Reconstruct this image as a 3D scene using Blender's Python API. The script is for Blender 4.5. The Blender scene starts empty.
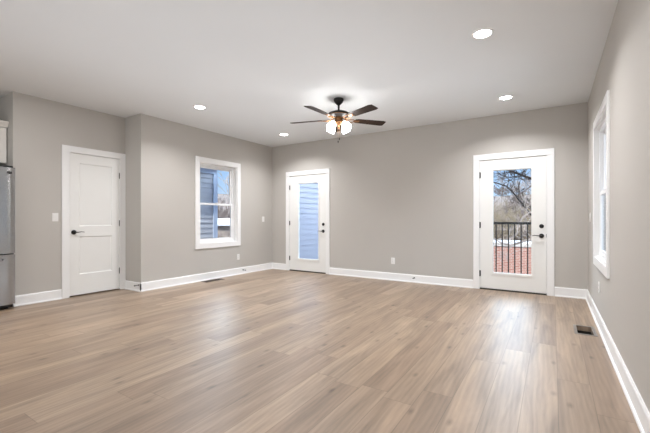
import bpy, bmesh, math, random
from mathutils import Vector, Matrix, noise

SC = bpy.context.scene
COL = SC.collection
PI = math.pi

# ------------------------------------------------------------------ camera
cam_d = bpy.data.cameras.new('camera')
cam = bpy.data.objects.new('camera', cam_d); COL.objects.link(cam)
cam.location = (0, 0, 1.11)
cam.rotation_euler = (PI/2, 0, 0.5680)
cam_d.sensor_width = 36.0
cam_d.lens = 356.7/650*36.0
cam_d.shift_y = 2.9/650
cam_d.clip_start = 0.05; cam_d.clip_end = 500
SC.camera = cam

# ------------------------------------------------------------------ sky, sun, large lights, exposure
GLARE_BAND = 12.5
world = bpy.data.worlds.new('sky'); SC.world = world; world.use_nodes = True
wn = world.node_tree; wn.nodes.clear()
def wmath(op, a, b=None, c=None):
    n = wn.nodes.new('ShaderNodeMath'); n.operation = op
    for i, v in enumerate((a, b, c)):
        if v is None: continue
        if isinstance(v, (int, float)): n.inputs[i].default_value = v
        else: wn.links.new(v, n.inputs[i])
    return n.outputs[0]
def wstep(v, a, b):
    n = wn.nodes.new('ShaderNodeMapRange'); n.interpolation_type = 'SMOOTHSTEP'
    wn.links.new(v, n.inputs[0]); n.inputs[1].default_value = a; n.inputs[2].default_value = b
    return n.outputs[0]
wtc = wn.nodes.new('ShaderNodeTexCoord'); wsep = wn.nodes.new('ShaderNodeSeparateXYZ')
wn.links.new(wtc.outputs['Generated'], wsep.inputs[0])
# clear blue sky, paler towards the horizon
wr = wn.nodes.new('ShaderNodeValToRGB'); cr = wr.color_ramp
cr.elements[0].position = 0.0; cr.elements[0].color = (0.62, 0.76, 0.93, 1)
cr.elements[1].position = 1.0; cr.elements[1].color = (0.10, 0.22, 0.58, 1)
e_ = cr.elements.new(0.14); e_.color = (0.36, 0.57, 0.90, 1)
wn.links.new(wsep.outputs[2], wr.inputs[0])
# bright band added above the camera's view to put glare on the floor
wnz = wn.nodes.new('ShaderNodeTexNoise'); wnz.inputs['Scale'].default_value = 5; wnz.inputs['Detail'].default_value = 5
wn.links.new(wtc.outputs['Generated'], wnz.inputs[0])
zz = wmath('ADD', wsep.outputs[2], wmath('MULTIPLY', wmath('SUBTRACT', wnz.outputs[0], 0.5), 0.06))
glare_band = wmath('MULTIPLY', wstep(zz, 0.185, 0.25), wmath('SUBTRACT', 1.0, wstep(zz, 0.50, 0.70)))
glare_band = wmath('MULTIPLY', glare_band, wstep(wmath('ADD', wsep.outputs[1], wmath('MULTIPLY', wmath('MAXIMUM', wsep.outputs[0], 0.0), 0.75)), -0.3, 0.3))
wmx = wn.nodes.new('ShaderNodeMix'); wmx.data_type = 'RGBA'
wn.links.new(glare_band, wmx.inputs['Factor']); wn.links.new(wr.outputs[0], wmx.inputs['A'])
wmx.inputs['B'].default_value = (0.70*GLARE_BAND, 0.84*GLARE_BAND, 1.0*GLARE_BAND, 1)
bg = wn.nodes.new('ShaderNodeBackground'); bg.inputs[1].default_value = 1.0
wo = wn.nodes.new('ShaderNodeOutputWorld')
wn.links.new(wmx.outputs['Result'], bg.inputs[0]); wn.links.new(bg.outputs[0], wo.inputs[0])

def light(name, typ, loc, energy, color=(1,1,1), direction=None, **kw):
    d = bpy.data.lights.new(name, typ); d.energy = energy; d.color = color
    for k, v in kw.items(): setattr(d, k, v)
    o = bpy.data.objects.new(name, d); COL.objects.link(o); o.location = loc
    if direction is not None:
        o.rotation_euler = Vector(direction).to_track_quat('-Z', 'Y').to_euler()
    return o
light('sun', 'SUN', (0, 0, 20), 4.5, (1.0, 0.95, 0.88), (-0.15, 0.72, -0.65), angle=0.01)
# unseen cool fill lamp added behind the camera to brighten the room
light('rear_fill', 'AREA', (-2.6, -3.7, 1.5), 75, (0.88, 0.94, 1.0), (0, 1, 0.0), shape='RECTANGLE', size=5.6, size_y=2.2)
# unseen warm fill lamp added behind and to the left of the camera
light('kitchen_fill', 'AREA', (-4.4, -0.9, 2.70), 26, (1.0, 0.80, 0.58), (0, 0, -1), shape='RECTANGLE', size=2.4, size_y=1.4, spread=math.radians(120))

# unseen fill lamp added mid-room, facing up to brighten the ceiling
light('ceiling_fill', 'AREA', (-2.6, 2.6, 1.35), 23, (0.85, 0.915, 1.0), (0, 0, 1), shape='RECTANGLE', size=3.8, size_y=5.0, spread=math.radians(150))

SC.view_settings.view_transform = 'Standard'
SC.view_settings.look = 'None'
SC.view_settings.exposure = 0.13
SC.view_settings.gamma = 1.0
SC.view_settings.use_curve_mapping = False

# ------------------------------------------------------------------ measures
H = 2.74
XR, XL, YB, XF, YR, YA = 0.412, -5.339, 6.149, -5.789, 3.102, 1.690
XK, YREAR = -6.60, -4.0        # kitchen wall and rear wall (out of frame)
WT = 0.15

# ------------------------------------------------------------------ materials
def nodes_of(m):
    m.use_nodes = True
    nt = m.node_tree
    return nt, nt.nodes['Principled BSDF']
def math_node(nt, op, a, b=None, c=None):
    n = nt.nodes.new('ShaderNodeMath'); n.operation = op
    for i, v in enumerate((a, b, c)):
        if v is None: continue
        if isinstance(v, (int, float)): n.inputs[i].default_value = v
        else: nt.links.new(v, n.inputs[i])
    return n.outputs[0]
def ramp(nt, fac, stops, interp='LINEAR'):
    r = nt.nodes.new('ShaderNodeValToRGB'); r.color_ramp.interpolation = interp
    cr = r.color_ramp
    while len(cr.elements) > 1: cr.elements.remove(cr.elements[-1])
    cr.elements[0].position = stops[0][0]; cr.elements[0].color = (*stops[0][1], 1)
    for p, c in stops[1:]:
        e = cr.elements.new(p); e.color = (*c, 1)
    nt.links.new(fac, r.inputs[0]); return r.outputs[0]
def srgb(r, g, b):
    f = lambda v: (v/255/12.92) if v/255 <= 0.04045 else ((v/255+0.055)/1.055)**2.4
    return (f(r), f(g), f(b))

def mat(name, color, rough=0.5, metal=0.0, var=0.04, scale=8.0, bump=0.0, bscale=200.0, spec=0.5, stretch=None, coat=0):
    """principled paint / metal / plastic with a little procedural variation"""
    m = bpy.data.materials.new(name); nt, b = nodes_of(m)
    tc = nt.nodes.new('ShaderNodeTexCoord'); src = tc.outputs['Object']
    if stretch:
        mp = nt.nodes.new('ShaderNodeMapping'); mp.inputs['Scale'].default_value = stretch
        nt.links.new(src, mp.inputs[0]); src = mp.outputs[0]
    n = nt.nodes.new('ShaderNodeTexNoise'); n.inputs['Scale'].default_value = scale; n.inputs['Detail'].default_value = 4
    nt.links.new(src, n.inputs[0])
    lo = tuple(max(0, c*(1-var)) for c in color); hi = tuple(min(1, c*(1+var)) for c in color)
    nt.links.new(ramp(nt, n.outputs[0], [(0.3, lo), (0.7, hi)]), b.inputs['Base Color'])
    b.inputs['Roughness'].default_value = rough; b.inputs['Metallic'].default_value = metal
    b.inputs['Specular IOR Level'].default_value = spec
    b.inputs['Coat Weight'].default_value = coat
    if bump:
        n2 = nt.nodes.new('ShaderNodeTexNoise'); n2.inputs['Scale'].default_value = bscale
        nt.links.new(src, n2.inputs[0])
        bp = nt.nodes.new('ShaderNodeBump'); bp.inputs['Strength'].default_value = bump; bp.inputs['Distance'].default_value = 0.002
        nt.links.new(n2.outputs[0], bp.inputs['Height']); nt.links.new(bp.outputs[0], b.inputs['Normal'])
    return m

def emis(name, color, strength):
    m = bpy.data.materials.new(name); nt, b = nodes_of(m)
    b.inputs['Base Color'].default_value = (0.9, 0.9, 0.9, 1)
    b.inputs['Emission Color'].default_value = (*color, 1); b.inputs['Emission Strength'].default_value = strength
    return m

def glass_mat():
    m = bpy.data.materials.new('clear_glass'); m.use_nodes = True
    nt = m.node_tree; nt.nodes.clear()
    tr = nt.nodes.new('ShaderNodeBsdfTransparent'); tr.inputs[0].default_value = (0.96, 0.98, 0.98, 1)
    gl = nt.nodes.new('ShaderNodeBsdfGlossy'); gl.inputs['Roughness'].default_value = 0.02
    fr = nt.nodes.new('ShaderNodeFresnel'); fr.inputs[0].default_value = 1.18
    mx = nt.nodes.new('ShaderNodeMixShader'); o = nt.nodes.new('ShaderNodeOutputMaterial')
    nt.links.new(fr.outputs[0], mx.inputs[0]); nt.links.new(tr.outputs[0], mx.inputs[1]); nt.links.new(gl.outputs[0], mx.inputs[2])
    nt.links.new(mx.outputs[0], o.inputs[0]); return m

def floor_mat():
    m = bpy.data.materials.new('oak_plank_floor'); nt, b = nodes_of(m)
    W, L = 0.184, 1.80
    geo = nt.nodes.new('ShaderNodeNewGeometry')
    sep = nt.nodes.new('ShaderNodeSeparateXYZ'); nt.links.new(geo.outputs['Position'], sep.inputs[0])
    x = math_node(nt, 'ADD', sep.outputs[0], 20.212); y = math_node(nt, 'ADD', sep.outputs[1], 20.0)
    xr = math_node(nt, 'DIVIDE', x, W); row = math_node(nt, 'FLOOR', xr); fx = math_node(nt, 'FRACT', xr)
    wn1 = nt.nodes.new('ShaderNodeTexWhiteNoise'); wn1.noise_dimensions = '1D'; nt.links.new(row, wn1.inputs['W'])
    yr = math_node(nt, 'ADD', math_node(nt, 'DIVIDE', y, L), math_node(nt, 'MULTIPLY', wn1.outputs[0], 7.3))
    pid = math_node(nt, 'FLOOR', yr); fy = math_node(nt, 'FRACT', yr)
    cmb = nt.nodes.new('ShaderNodeCombineXYZ'); nt.links.new(row, cmb.inputs[0]); nt.links.new(pid, cmb.inputs[1])
    wn2 = nt.nodes.new('ShaderNodeTexWhiteNoise'); wn2.noise_dimensions = '2D'; nt.links.new(cmb.outputs[0], wn2.inputs['Vector'])
    rnd = wn2.outputs[0]
    # grain coordinates, shifted for each plank
    gx = math_node(nt, 'ADD', x, math_node(nt, 'MULTIPLY', rnd, 13.7))
    gy = math_node(nt, 'ADD', y, math_node(nt, 'MULTIPLY', rnd, 31.1))
    g = nt.nodes.new('ShaderNodeCombineXYZ'); nt.links.new(gx, g.inputs[0]); nt.links.new(gy, g.inputs[1]); nt.links.new(math_node(nt, 'MULTIPLY', rnd, 9.0), g.inputs[2])
    def noise_s(scale, sx, sy, detail=5, dist=0.0, rough=0.55):
        mp = nt.nodes.new('ShaderNodeMapping'); mp.inputs['Scale'].default_value = (sx, sy, 1)
        nt.links.new(g.outputs[0], mp.inputs[0])
        n = nt.nodes.new('ShaderNodeTexNoise'); n.inputs['Scale'].default_value = scale; n.inputs['Detail'].default_value = detail
        n.inputs['Distortion'].default_value = dist; n.inputs['Roughness'].default_value = rough
        nt.links.new(mp.outputs[0], n.inputs[0]); return n.outputs[0]
    fine = noise_s(9, 10, 0.45, 6, 0.4, 0.66)
    broad = noise_s(3.0, 3.4, 0.36, 5, 0.7)
    # cathedral figure: wave bands bent by noise
    mpw = nt.nodes.new('ShaderNodeMapping'); mpw.inputs['Scale'].default_value = (6.0, 0.9, 1); nt.links.new(g.outputs[0], mpw.inputs[0])
    wv = nt.nodes.new('ShaderNodeTexWave'); wv.wave_type = 'RINGS'; wv.rings_direction = 'SPHERICAL'
    wv.inputs['Scale'].default_value = 1.6; wv.inputs['Distortion'].default_value = 6.0; wv.inputs['Detail'].default_value = 3; wv.inputs['Detail Scale'].default_value = 1.3
    nt.links.new(mpw.outputs[0], wv.inputs[0])
    # knots
    vm = nt.nodes.new('ShaderNodeMapping'); vm.inputs['Scale'].default_value = (3.4, 1.5, 1); nt.links.new(g.outputs[0], vm.inputs[0])
    vo = nt.nodes.new('ShaderNodeTexVoronoi'); vo.voronoi_dimensions = '2D'; vo.inputs['Scale'].default_value = 1.0; nt.links.new(vm.outputs[0], vo.inputs['Vector'])
    knot = math_node(nt, 'SUBTRACT', 1.0, math_node(nt, 'MULTIPLY', vo.outputs['Distance'], 13.0)); knot = math_node(nt, 'MAXIMUM', knot, 0.0)
    base = ramp(nt, rnd, [(0.0, srgb(*FLOOR[0])), (0.35, srgb(*FLOOR[1])), (0.7, srgb(*FLOOR[2])), (1.0, srgb(*FLOOR[3]))])
    v = math_node(nt, 'ADD', math_node(nt, 'MULTIPLY', math_node(nt, 'SUBTRACT', fine, 0.5), 0.40), math_node(nt, 'MULTIPLY', math_node(nt, 'SUBTRACT', broad, 0.5), 1.45))
    v = math_node(nt, 'ADD', v, math_node(nt, 'MULTIPLY', math_node(nt, 'SUBTRACT', wv.outputs['Fac'], 0.5), 0.14))
    v = math_node(nt, 'ADD', v, math_node(nt, 'MULTIPLY', knot, -0.5))
    v = math_node(nt, 'ADD', v, 1.0)
    # seams
    ex = math_node(nt, 'MULTIPLY', math_node(nt, 'MINIMUM', fx, math_node(nt, 'SUBTRACT', 1.0, fx)), W)
    ey = math_node(nt, 'MULTIPLY', math_node(nt, 'MINIMUM', fy, math_node(nt, 'SUBTRACT', 1.0, fy)), L)
    e = math_node(nt, 'MINIMUM', ex, ey)
    seam = math_node(nt, 'MINIMUM', math_node(nt, 'DIVIDE', e, 0.0032), 1.0)
    v = math_node(nt, 'MULTIPLY', v, math_node(nt, 'ADD', 0.55, math_node(nt, 'MULTIPLY', seam, 0.45)))
    mix = nt.nodes.new('ShaderNodeMix'); mix.data_type = 'RGBA'; mix.blend_type = 'MULTIPLY'; mix.inputs['Factor'].default_value = 1
    cc = nt.nodes.new('ShaderNodeCombineColor')
    for i in range(3): nt.links.new(v, cc.inputs[i])
    nt.links.new(base, mix.inputs['A']); nt.links.new(cc.outputs[0], mix.inputs['B'])
    nt.links.new(mix.outputs['Result'], b.inputs['Base Color'])
    nt.links.new(math_node(nt, 'ADD', FLOOR_ROUGH, math_node(nt, 'MULTIPLY', fine, 0.10)), b.inputs['Roughness'])
    b.inputs['Specular IOR Level'].default_value = 0.5; b.inputs['IOR'].default_value = 1.75
    bp = nt.nodes.new('ShaderNodeBump'); bp.inputs['Strength'].default_value = 0.12; bp.inputs['Distance'].default_value = 0.0015
    nt.links.new(math_node(nt, 'ADD', math_node(nt, 'MULTIPLY', fine, 0.5), seam), bp.inputs['Height'])
    nt.links.new(bp.outputs[0], b.inputs['Normal'])
    return m
FLOOR = [(138, 117, 98), (147, 126, 106), (153, 132, 111), (161, 140, 119)]
FLOOR_ROUGH = 0.36

def brick_mat():
    m = bpy.data.materials.new('red_brick'); nt, b = nodes_of(m)
    tc = nt.nodes.new('ShaderNodeTexCoord'); mp = nt.nodes.new('ShaderNodeMapping'); mp.inputs['Rotation'].default_value = (PI/2, 0, 0)
    nt.links.new(tc.outputs['Object'], mp.inputs[0])
    br = nt.nodes.new('ShaderNodeTexBrick'); nt.links.new(mp.outputs[0], br.inputs[0])
    br.inputs['Color1'].default_value = (*srgb(168, 116, 102), 1); br.inputs['Color2'].default_value = (*srgb(184, 136, 122), 1)
    br.inputs['Mortar'].default_value = (*srgb(196, 176, 168), 1); br.inputs['Scale'].default_value = 1.0
    br.inputs['Brick Width'].default_value = 0.22; br.inputs['Row Height'].default_value = 0.075; br.inputs['Mortar Size'].default_value = 0.010
    nt.links.new(br.outputs[0], b.inputs['Base Color']); b.inputs['Roughness'].default_value = 0.9
    return m

M = {}
M['wall'] = mat('warm_grey_wall_paint', srgb(190, 186, 180), 0.75, var=0.012, scale=1.5, bump=0.15, bscale=350, spec=0.3)
M['ceiling'] = mat('white_ceiling_paint', srgb(226, 228, 229), 0.9, var=0.008, scale=1.2, bump=0.2, bscale=300, spec=0.2)
M['trim'] = mat('white_trim_paint', srgb(240, 240, 239), 0.35, var=0.01, scale=3)
M['door'] = mat('white_door_paint', srgb(236, 236, 233), 0.38, var=0.01, scale=2.5)
M['floor'] = floor_mat()
M['black'] = mat('black_hardware', (0.012, 0.011, 0.010), 0.35, 0.3, var=0.2, scale=30)
M['lever'] = mat('dark_bronze_lever', (0.05, 0.045, 0.04), 0.22, 0.8, var=0.2, scale=30)
M['hinge'] = mat('oiled_bronze_hinge', (0.014, 0.013, 0.012), 0.5, 0.1, var=0.2, scale=40)
M['threshold'] = mat('bronze_threshold', (0.045, 0.038, 0.032), 0.45, 0.4, var=0.2, scale=20)
M['plate'] = mat('white_plastic', srgb(236, 235, 232), 0.35, var=0.01)
M['slot'] = mat('dark_slot', (0.05, 0.05, 0.05), 0.6, var=0.1)
M['glass'] = glass_mat()
M['vinyl'] = mat('white_vinyl', srgb(243, 244, 245), 0.3, var=0.01)
M['steel'] = mat('brushed_stainless_steel', (0.40, 0.40, 0.40), 0.25, 1.0, var=0.06, scale=6, stretch=(1, 1, 40))
M['fridge_side'] = mat('grey_appliance_side', (0.16, 0.165, 0.17), 0.5, 0.2, var=0.05)
M['rubber'] = mat('black_rubber', (0.012, 0.012, 0.012), 0.7, var=0.1)
M['cabinet'] = mat('white_cabinet_paint', srgb(232, 228, 220), 0.4, var=0.01)
M['fan_metal'] = mat('dark_bronze_metal', (0.012, 0.008, 0.006), 0.45, 0.2, var=0.25, scale=14)
M['fan_brass'] = mat('antique_brass', (0.20, 0.095, 0.04), 0.42, 0.9, var=0.2, scale=20)
M['blade'] = mat('dark_walnut_blade', (0.030, 0.017, 0.011), 0.5, 0.0, var=0.35, scale=5, stretch=(1, 14, 1), spec=0.12)
M['shade'] = emis('lit_frosted_glass', (1.0, 0.98, 0.96), 28.0)
M['lens'] = emis('downlight_lens', (1.0, 0.99, 0.97), 22.0)
M['vent'] = mat('brown_vent_metal', (0.10, 0.075, 0.055), 0.4, 0.6, var=0.15)
M['ventw'] = mat('worn_nickel_vent_frame', (0.35, 0.33, 0.31), 0.35, 0.8, var=0.1)
M['duct'] = mat('duct_dark', (0.02, 0.018, 0.016), 0.8, var=0.2)
M['siding'] = mat('blue_grey_siding', srgb(196, 198, 206), 0.6, var=0.03, scale=3)
M['siding_pale'] = mat('pale_blue_siding', srgb(146, 148, 162), 0.6, var=0.03, scale=3)
M['board'] = mat('pale_blue_trim_board', srgb(200, 214, 236), 0.5, var=0.02)
M['white_siding'] = mat('white_siding', srgb(246, 246, 246), 0.6, var=0.01)
M['roof'] = mat('grey_shingles', (0.13, 0.13, 0.14), 0.9, var=0.3, scale=40)
M['snow'] = mat('white_roof_membrane', srgb(190, 190, 194), 0.7, var=0.03)
M['brick'] = brick_mat()
M['stone'] = mat('brown_stone_wall', srgb(128, 116, 108), 0.9, var=0.5, scale=3)
M['concrete'] = mat('pale_concrete', srgb(214, 212, 208), 0.85, var=0.05, scale=1)
M['coping'] = mat('pale_stone_coping', srgb(205, 200, 196), 0.8, var=0.05)
M['bark_dark'] = mat('dark_bark', srgb(50, 44, 42), 0.9, var=0.4, scale=10)
M['bark'] = mat('grey_brown_bark', srgb(116, 102, 96), 0.9, var=0.35, scale=8)
M['bark_pale'] = mat('pale_bark', srgb(168, 156, 150), 0.9, var=0.25, scale=8)
M['brush'] = mat('yellow_brown_brush', srgb(146, 130, 104), 0.9, var=0.4, scale=6)
M['ground'] = mat('leaf_litter_ground', srgb(104, 88, 80), 1.0, var=0.8, scale=1.2)
M['deck'] = mat('weathered_deck_boards', srgb(150, 140, 130), 0.8, var=0.15, scale=6, stretch=(1, 8, 1))
M['rail'] = mat('dark_iron_railing', (0.02, 0.017, 0.016), 0.8, 0.0, var=0.2)
M['roofing'] = mat('dark_roofing', (0.08, 0.08, 0.08), 0.9, var=0.2)

# ------------------------------------------------------------------ mesh helpers
def nb(): return bmesh.new()
def box(bm, x0, x1, y0, y1, z0, z1, bev=0.0, mtx=None):
    b2 = bmesh.new()
    bmesh.ops.create_cube(b2, size=1)
    for v in b2.verts:
        v.co = Vector(((x0+x1)/2+v.co.x*(x1-x0), (y0+y1)/2+v.co.y*(y1-y0), (z0+z1)/2+v.co.z*(z1-z0)))
    if bev > 0:
        bmesh.ops.bevel(b2, geom=list(b2.edges), offset=bev, segments=2, affect='EDGES', profile=0.6)
    if mtx is not None: b2.transform(mtx)
    merge(bm, b2); return bm
def merge(bm, b2):
    me = bpy.data.meshes.new('tmp'); b2.to_mesh(me); b2.free(); bm.from_mesh(me); bpy.data.meshes.remove(me)
def lathe(bm, prof, seg=24, mtx=None):
    """prof: list of (radius, z), revolved about z"""
    b2 = bmesh.new(); rings = []
    for r, z in prof:
        if r < 1e-6: rings.append([b2.verts.new((0, 0, z))])
        else: rings.append([b2.verts.new((r*math.cos(2*PI*i/seg), r*math.sin(2*PI*i/seg), z)) for i in range(seg)])
    for a, b in zip(rings, rings[1:]):
        for i in range(seg):
            j = (i+1) % seg
            if len(a) == 1 and len(b) == 1: continue
            if len(a) == 1: b2.faces.new((a[0], b[i], b[j]))
            elif len(b) == 1: b2.faces.new((a[i], a[j], b[0]))
            else: b2.faces.new((a[i], a[j], b[j], b[i]))
    bmesh.ops.recalc_face_normals(b2, faces=list(b2.faces))
    if mtx is not None: b2.transform(mtx)
    merge(bm, b2); return bm
def tube(bm, pts, radii, seg=8, cap=True):
    pts = [Vector(p) for p in pts]
    if isinstance(radii, (int, float)): radii = [radii]*len(pts)
    prev = None; rings = []
    for i, p in enumerate(pts):
        d = (pts[min(i+1, len(pts)-1)]-pts[max(i-1, 0)]).normalized()
        if prev is None:
            a = d.orthogonal().normalized()
        else:
            a = (prev-d*prev.dot(d))
            a = a.normalized() if a.length > 1e-6 else d.orthogonal().normalized()
        prev = a; b = d.cross(a)
        rings.append([bm.verts.new(p+(a*math.cos(2*PI*k/seg)+b*math.sin(2*PI*k/seg))*radii[i]) for k in range(seg)])
    for r0, r1 in zip(rings, rings[1:]):
        for k in range(seg):
            bm.faces.new((r0[k], r0[(k+1) % seg], r1[(k+1) % seg], r1[k]))
    if cap:
        bm.faces.new(rings[0][::-1]); bm.faces.new(rings[-1])
    return bm
def prism(bm, poly, axis, a0, a1):
    """extrude a closed polygon (2-D) along an axis: 'x' poly=(y,z); 'y' poly=(x,z); 'z' poly=(x,y)"""
    def P(p, t):
        return {'x': (t, p[0], p[1]), 'y': (p[0], t, p[1]), 'z': (p[0], p[1], t)}[axis]
    b2 = bmesh.new()
    A = [b2.verts.new(P(p, a0)) for p in poly]; B = [b2.verts.new(P(p, a1)) for p in poly]
    n = len(poly); b2.faces.new(A[::-1]); b2.faces.new(B)
    for i in range(n): b2.faces.new((A[i], A[(i+1) % n], B[(i+1) % n], B[i]))
    bmesh.ops.recalc_face_normals(b2, faces=list(b2.faces)); merge(bm, b2); return bm
def obj(name, bm, m, parent=None, smooth=False, loc=None):
    me = bpy.data.meshes.new(name); bm.to_mesh(me); bm.free(); me.materials.append(m)
    if smooth:
        for p in me.polygons: p.use_smooth = True
        try: me.set_sharp_from_angle(angle=math.radians(35))
        except Exception: pass
    o = bpy.data.objects.new(name, me); COL.objects.link(o)
    if loc: o.location = loc
    if parent: o.parent = parent
    return o
def tag(o, label, cat=None, group=None, kind=None):
    o['label'] = label
    if cat: o['category'] = cat
    if group: o['group'] = group
    if kind: o['kind'] = kind
    return o
def thing(name, label, cat, loc=(0, 0, 0), rot=(0, 0, 0), group=None, kind=None):
    o = bpy.data.objects.new(name, None); COL.objects.link(o); o.location = loc; o.rotation_euler = rot
    o.empty_display_size = 0.1
    return tag(o, label, cat, group, kind)
def copy_tree(o, parent=None):
    c = o.copy(); COL.objects.link(c); c.parent = parent
    for ch in list(o.children): copy_tree(ch, c)
    return c
def panel(bm, axis, t0, t1, us, zs, holes):
    """slab with rectangular holes. axis 'x': thickness along x, u=y; axis 'y': thickness along y, u=x.
    us/zs (min,max); holes (u0,u1,z0,z1)"""
    U = sorted(set([us[0], us[1]]+[h[0] for h in holes]+[h[1] for h in holes]))
    Z = sorted(set([zs[0], zs[1]]+[h[2] for h in holes]+[h[3] for h in holes]))
    U = [u for u in U if us[0]-1e-9 <= u <= us[1]+1e-9]; Z = [z for z in Z if zs[0]-1e-9 <= z <= zs[1]+1e-9]
    def solid(i, k):
        if i < 0 or k < 0 or i >= len(U)-1 or k >= len(Z)-1: return False
        uc, zc = (U[i]+U[i+1])/2, (Z[k]+Z[k+1])/2
        return not any(h[0] < uc < h[1] and h[2] < zc < h[3] for h in holes)
    b2 = bmesh.new(); vs = {}
    def V(i, k, t):
        key = (i, k, t)
        if key not in vs:
            tt = t1 if t else t0
            vs[key] = b2.verts.new((tt, U[i], Z[k]) if axis == 'x' else (U[i], tt, Z[k]))
        return vs[key]
    for i in range(len(U)-1):
        for k in range(len(Z)-1):
            if not solid(i, k): continue
            for t in (0, 1): b2.faces.new((V(i, k, t), V(i+1, k, t), V(i+1, k+1, t), V(i, k+1, t)))
            for (di, dk, a, b) in ((-1, 0, (i, k), (i, k+1)), (1, 0, (i+1, k), (i+1, k+1)), (0, -1, (i, k), (i+1, k)), (0, 1, (i, k+1), (i+1, k+1))):
                if not solid(i+di, k+dk): b2.faces.new((V(*a, 0), V(*b, 0), V(*b, 1), V(*a, 1)))
    bmesh.ops.recalc_face_normals(b2, faces=list(b2.faces)); merge(bm, b2); return bm

# ------------------------------------------------------------------ room shell
# openings
D2 = (-4.835, -3.905, 2.045)   # left glass door: slab x0, x1, top
D3 = (-0.980, -0.076, 2.045)   # right glass door
D1 = (2.318, 3.022, 2.058)     # closet door: y0, y1, top
W1 = (4.180, 5.078, 0.672, 2.146)
W2 = (3.975, 5.050, 0.690, 2.130)
J = 0.022                       # jamb thickness
V1 = (-5.255, -5.145, 4.19, 4.55)   # floor register cut-outs x0,x1,y0,y1
V2 = (0.207, 0.333, 4.255, 4.555)

bm = nb()   # floor with the two register holes: horizontal panel made by mapping (x, y)
def floor_panel(bm, z0, z1, xs, ys, holes):
    t = bmesh.new(); panel(t, 'y', z0, z1, xs, ys, holes)
    for v in t.verts: v.co = Vector((v.co.x, v.co.z, v.co.y))
    bmesh.ops.recalc_face_normals(t, faces=list(t.faces)); merge(bm, t)
floor_panel(bm, -0.12, 0.0, (XK, XR+WT), (YREAR-WT, YB+WT), [V1, V2])
tag(obj('floor', bm, M['floor']), 'greige oak plank floor running towards the glass doors', 'floor', kind='structure')
bm = nb(); box(bm, XK-WT, XR+WT, YREAR-WT, YB+WT, H, H+0.12)
tag(obj('ceiling', bm, M['ceiling']), 'flat white ceiling with recessed lights', 'ceiling', kind='structure')

bm = nb(); panel(bm, 'y', YB, YB+WT, (XL-WT, XR+WT), (0, H), [(D2[0]-J-.003, D2[1]+J+.003, 0, D2[2]+J+.003), (D3[0]-J-.003, D3[1]+J+.003, 0, D3[2]+J+.003)])
tag(obj('wall_back', bm, M['wall']), 'warm grey far wall with two glass doors', 'wall', kind='structure')
bm = nb(); panel(bm, 'x', XL-WT, XL, (YR, YB), (0, H), [W1])
tag(obj('wall_left', bm, M['wall']), 'warm grey left wall with one window', 'wall', kind='structure')
bm = nb(); panel(bm, 'x', XR, XR+WT, (YREAR, YB), (0, H), [W2])
tag(obj('wall_right', bm, M['wall']), 'pale grey right wall with one window', 'wall', kind='structure')
bm = nb(); panel(bm, 'x', XF-0.12, XF, (YA, YR+0.12), (0, H), [(D1[0]-J-.003, D1[1]+J+.003, 0, D1[2]+J+.003)])
tag(obj('wall_closet', bm, M['wall']), 'warm grey wall holding the white panel door', 'wall', kind='structure')
bm = nb(); box(bm, XF, XL-WT, YR, YR+0.12, 0, H)
tag(obj('wall_jog', bm, M['wall']), 'short grey return wall beside the panel door', 'wall', kind='structure')
bm = nb(); box(bm, XK, XF-0.12, YA, YA+0.12, 0, H)
tag(obj('wall_alcove', bm, M['wall']), 'shaded grey alcove wall behind the refrigerator', 'wall', kind='structure')
bm = nb(); box(bm, XK-WT, XK, YREAR, YA+0.12, 0, H)
tag(obj('wall_kitchen', bm, M['wall']), 'grey kitchen wall behind the cabinets', 'wall', kind='structure')
bm = nb(); box(bm, XK-WT, XR+WT, YREAR-WT, YREAR, 0, H)
tag(obj('wall_rear', bm, M['wall']), 'grey wall behind the viewer', 'wall', kind='structure')
# closet interior so the gap under the door stays dark
bm = nb(); box(bm, XF-0.9, XF-0.12, YA+0.12, YR+0.12, -0.12, 0.0)
tag(obj('floor', bm, M['floor']), 'closet floor behind the panel door', 'floor', kind='structure')
bm = nb(); box(bm, XF-0.95, XF-0.85, YA+0.12, YR+0.12, 0, H); box(bm, XF-0.85, XF-0.12, YR+0.12, YR+0.2, 0, H)
tag(obj('wall_closet_inner', bm, M['wall']), 'closet inner wall behind the panel door', 'wall', kind='structure')
# unseen roof added; its eaves keep direct sun out of the windows
bm = nb(); box(bm, XL-0.75, XR+0.75, YREAR-0.3, YB+0.35, H+0.13, H+0.33)
tag(obj('sun_block_roof', bm, M['roofing']), 'unseen dark flat roof, eaves added to block sun from the windows', 'roof', kind='structure')

# baseboards: board with eased top + shoe moulding at the foot
BH, BT = 0.135, 0.015
def base_profile(s):   # (distance from wall, z)
    return [(0, 0), (s*0.027, 0), (s*0.027, 0.010), (s*0.023, 0.017), (s*BT, 0.020), (s*BT, BH-0.012), (s*(BT-0.006), BH), (0, BH)]
def baseboard(name, axis, wall, side, a0, a1, label, spans=None):
    bm = nb()
    for (p, q) in (spans or [(a0, a1)]):
        prism(bm, [(wall+d, z) for d, z in base_profile(side)], axis, p, q)
    return tag(obj(name, bm, M['trim']), label, 'baseboard', kind='structure')
baseboard('baseboard_left', 'y', XL, 1, YR-BT, YB, 'tall white baseboard under the left window')
baseboard('baseboard_right', 'y', XR, -1, YREAR, YB, 'tall white baseboard along the right wall')
baseboard('baseboard_closet', 'y', XF, 1, YA, D1[0]-0.098, 'white baseboard between refrigerator and panel door')
baseboard('baseboard_jog', 'x', YR, -1, XF+0.02, XL+BT, 'short white baseboard right of the panel door')
baseboard('baseboard_back', 'x', YB, -1, 0, 0, 'tall white baseboard along the far wall',
          [(XL, D2[0]-0.1), (D2[1]+0.1, D3[0]-0.1), (D3[1]+0.1, XR)])

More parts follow.
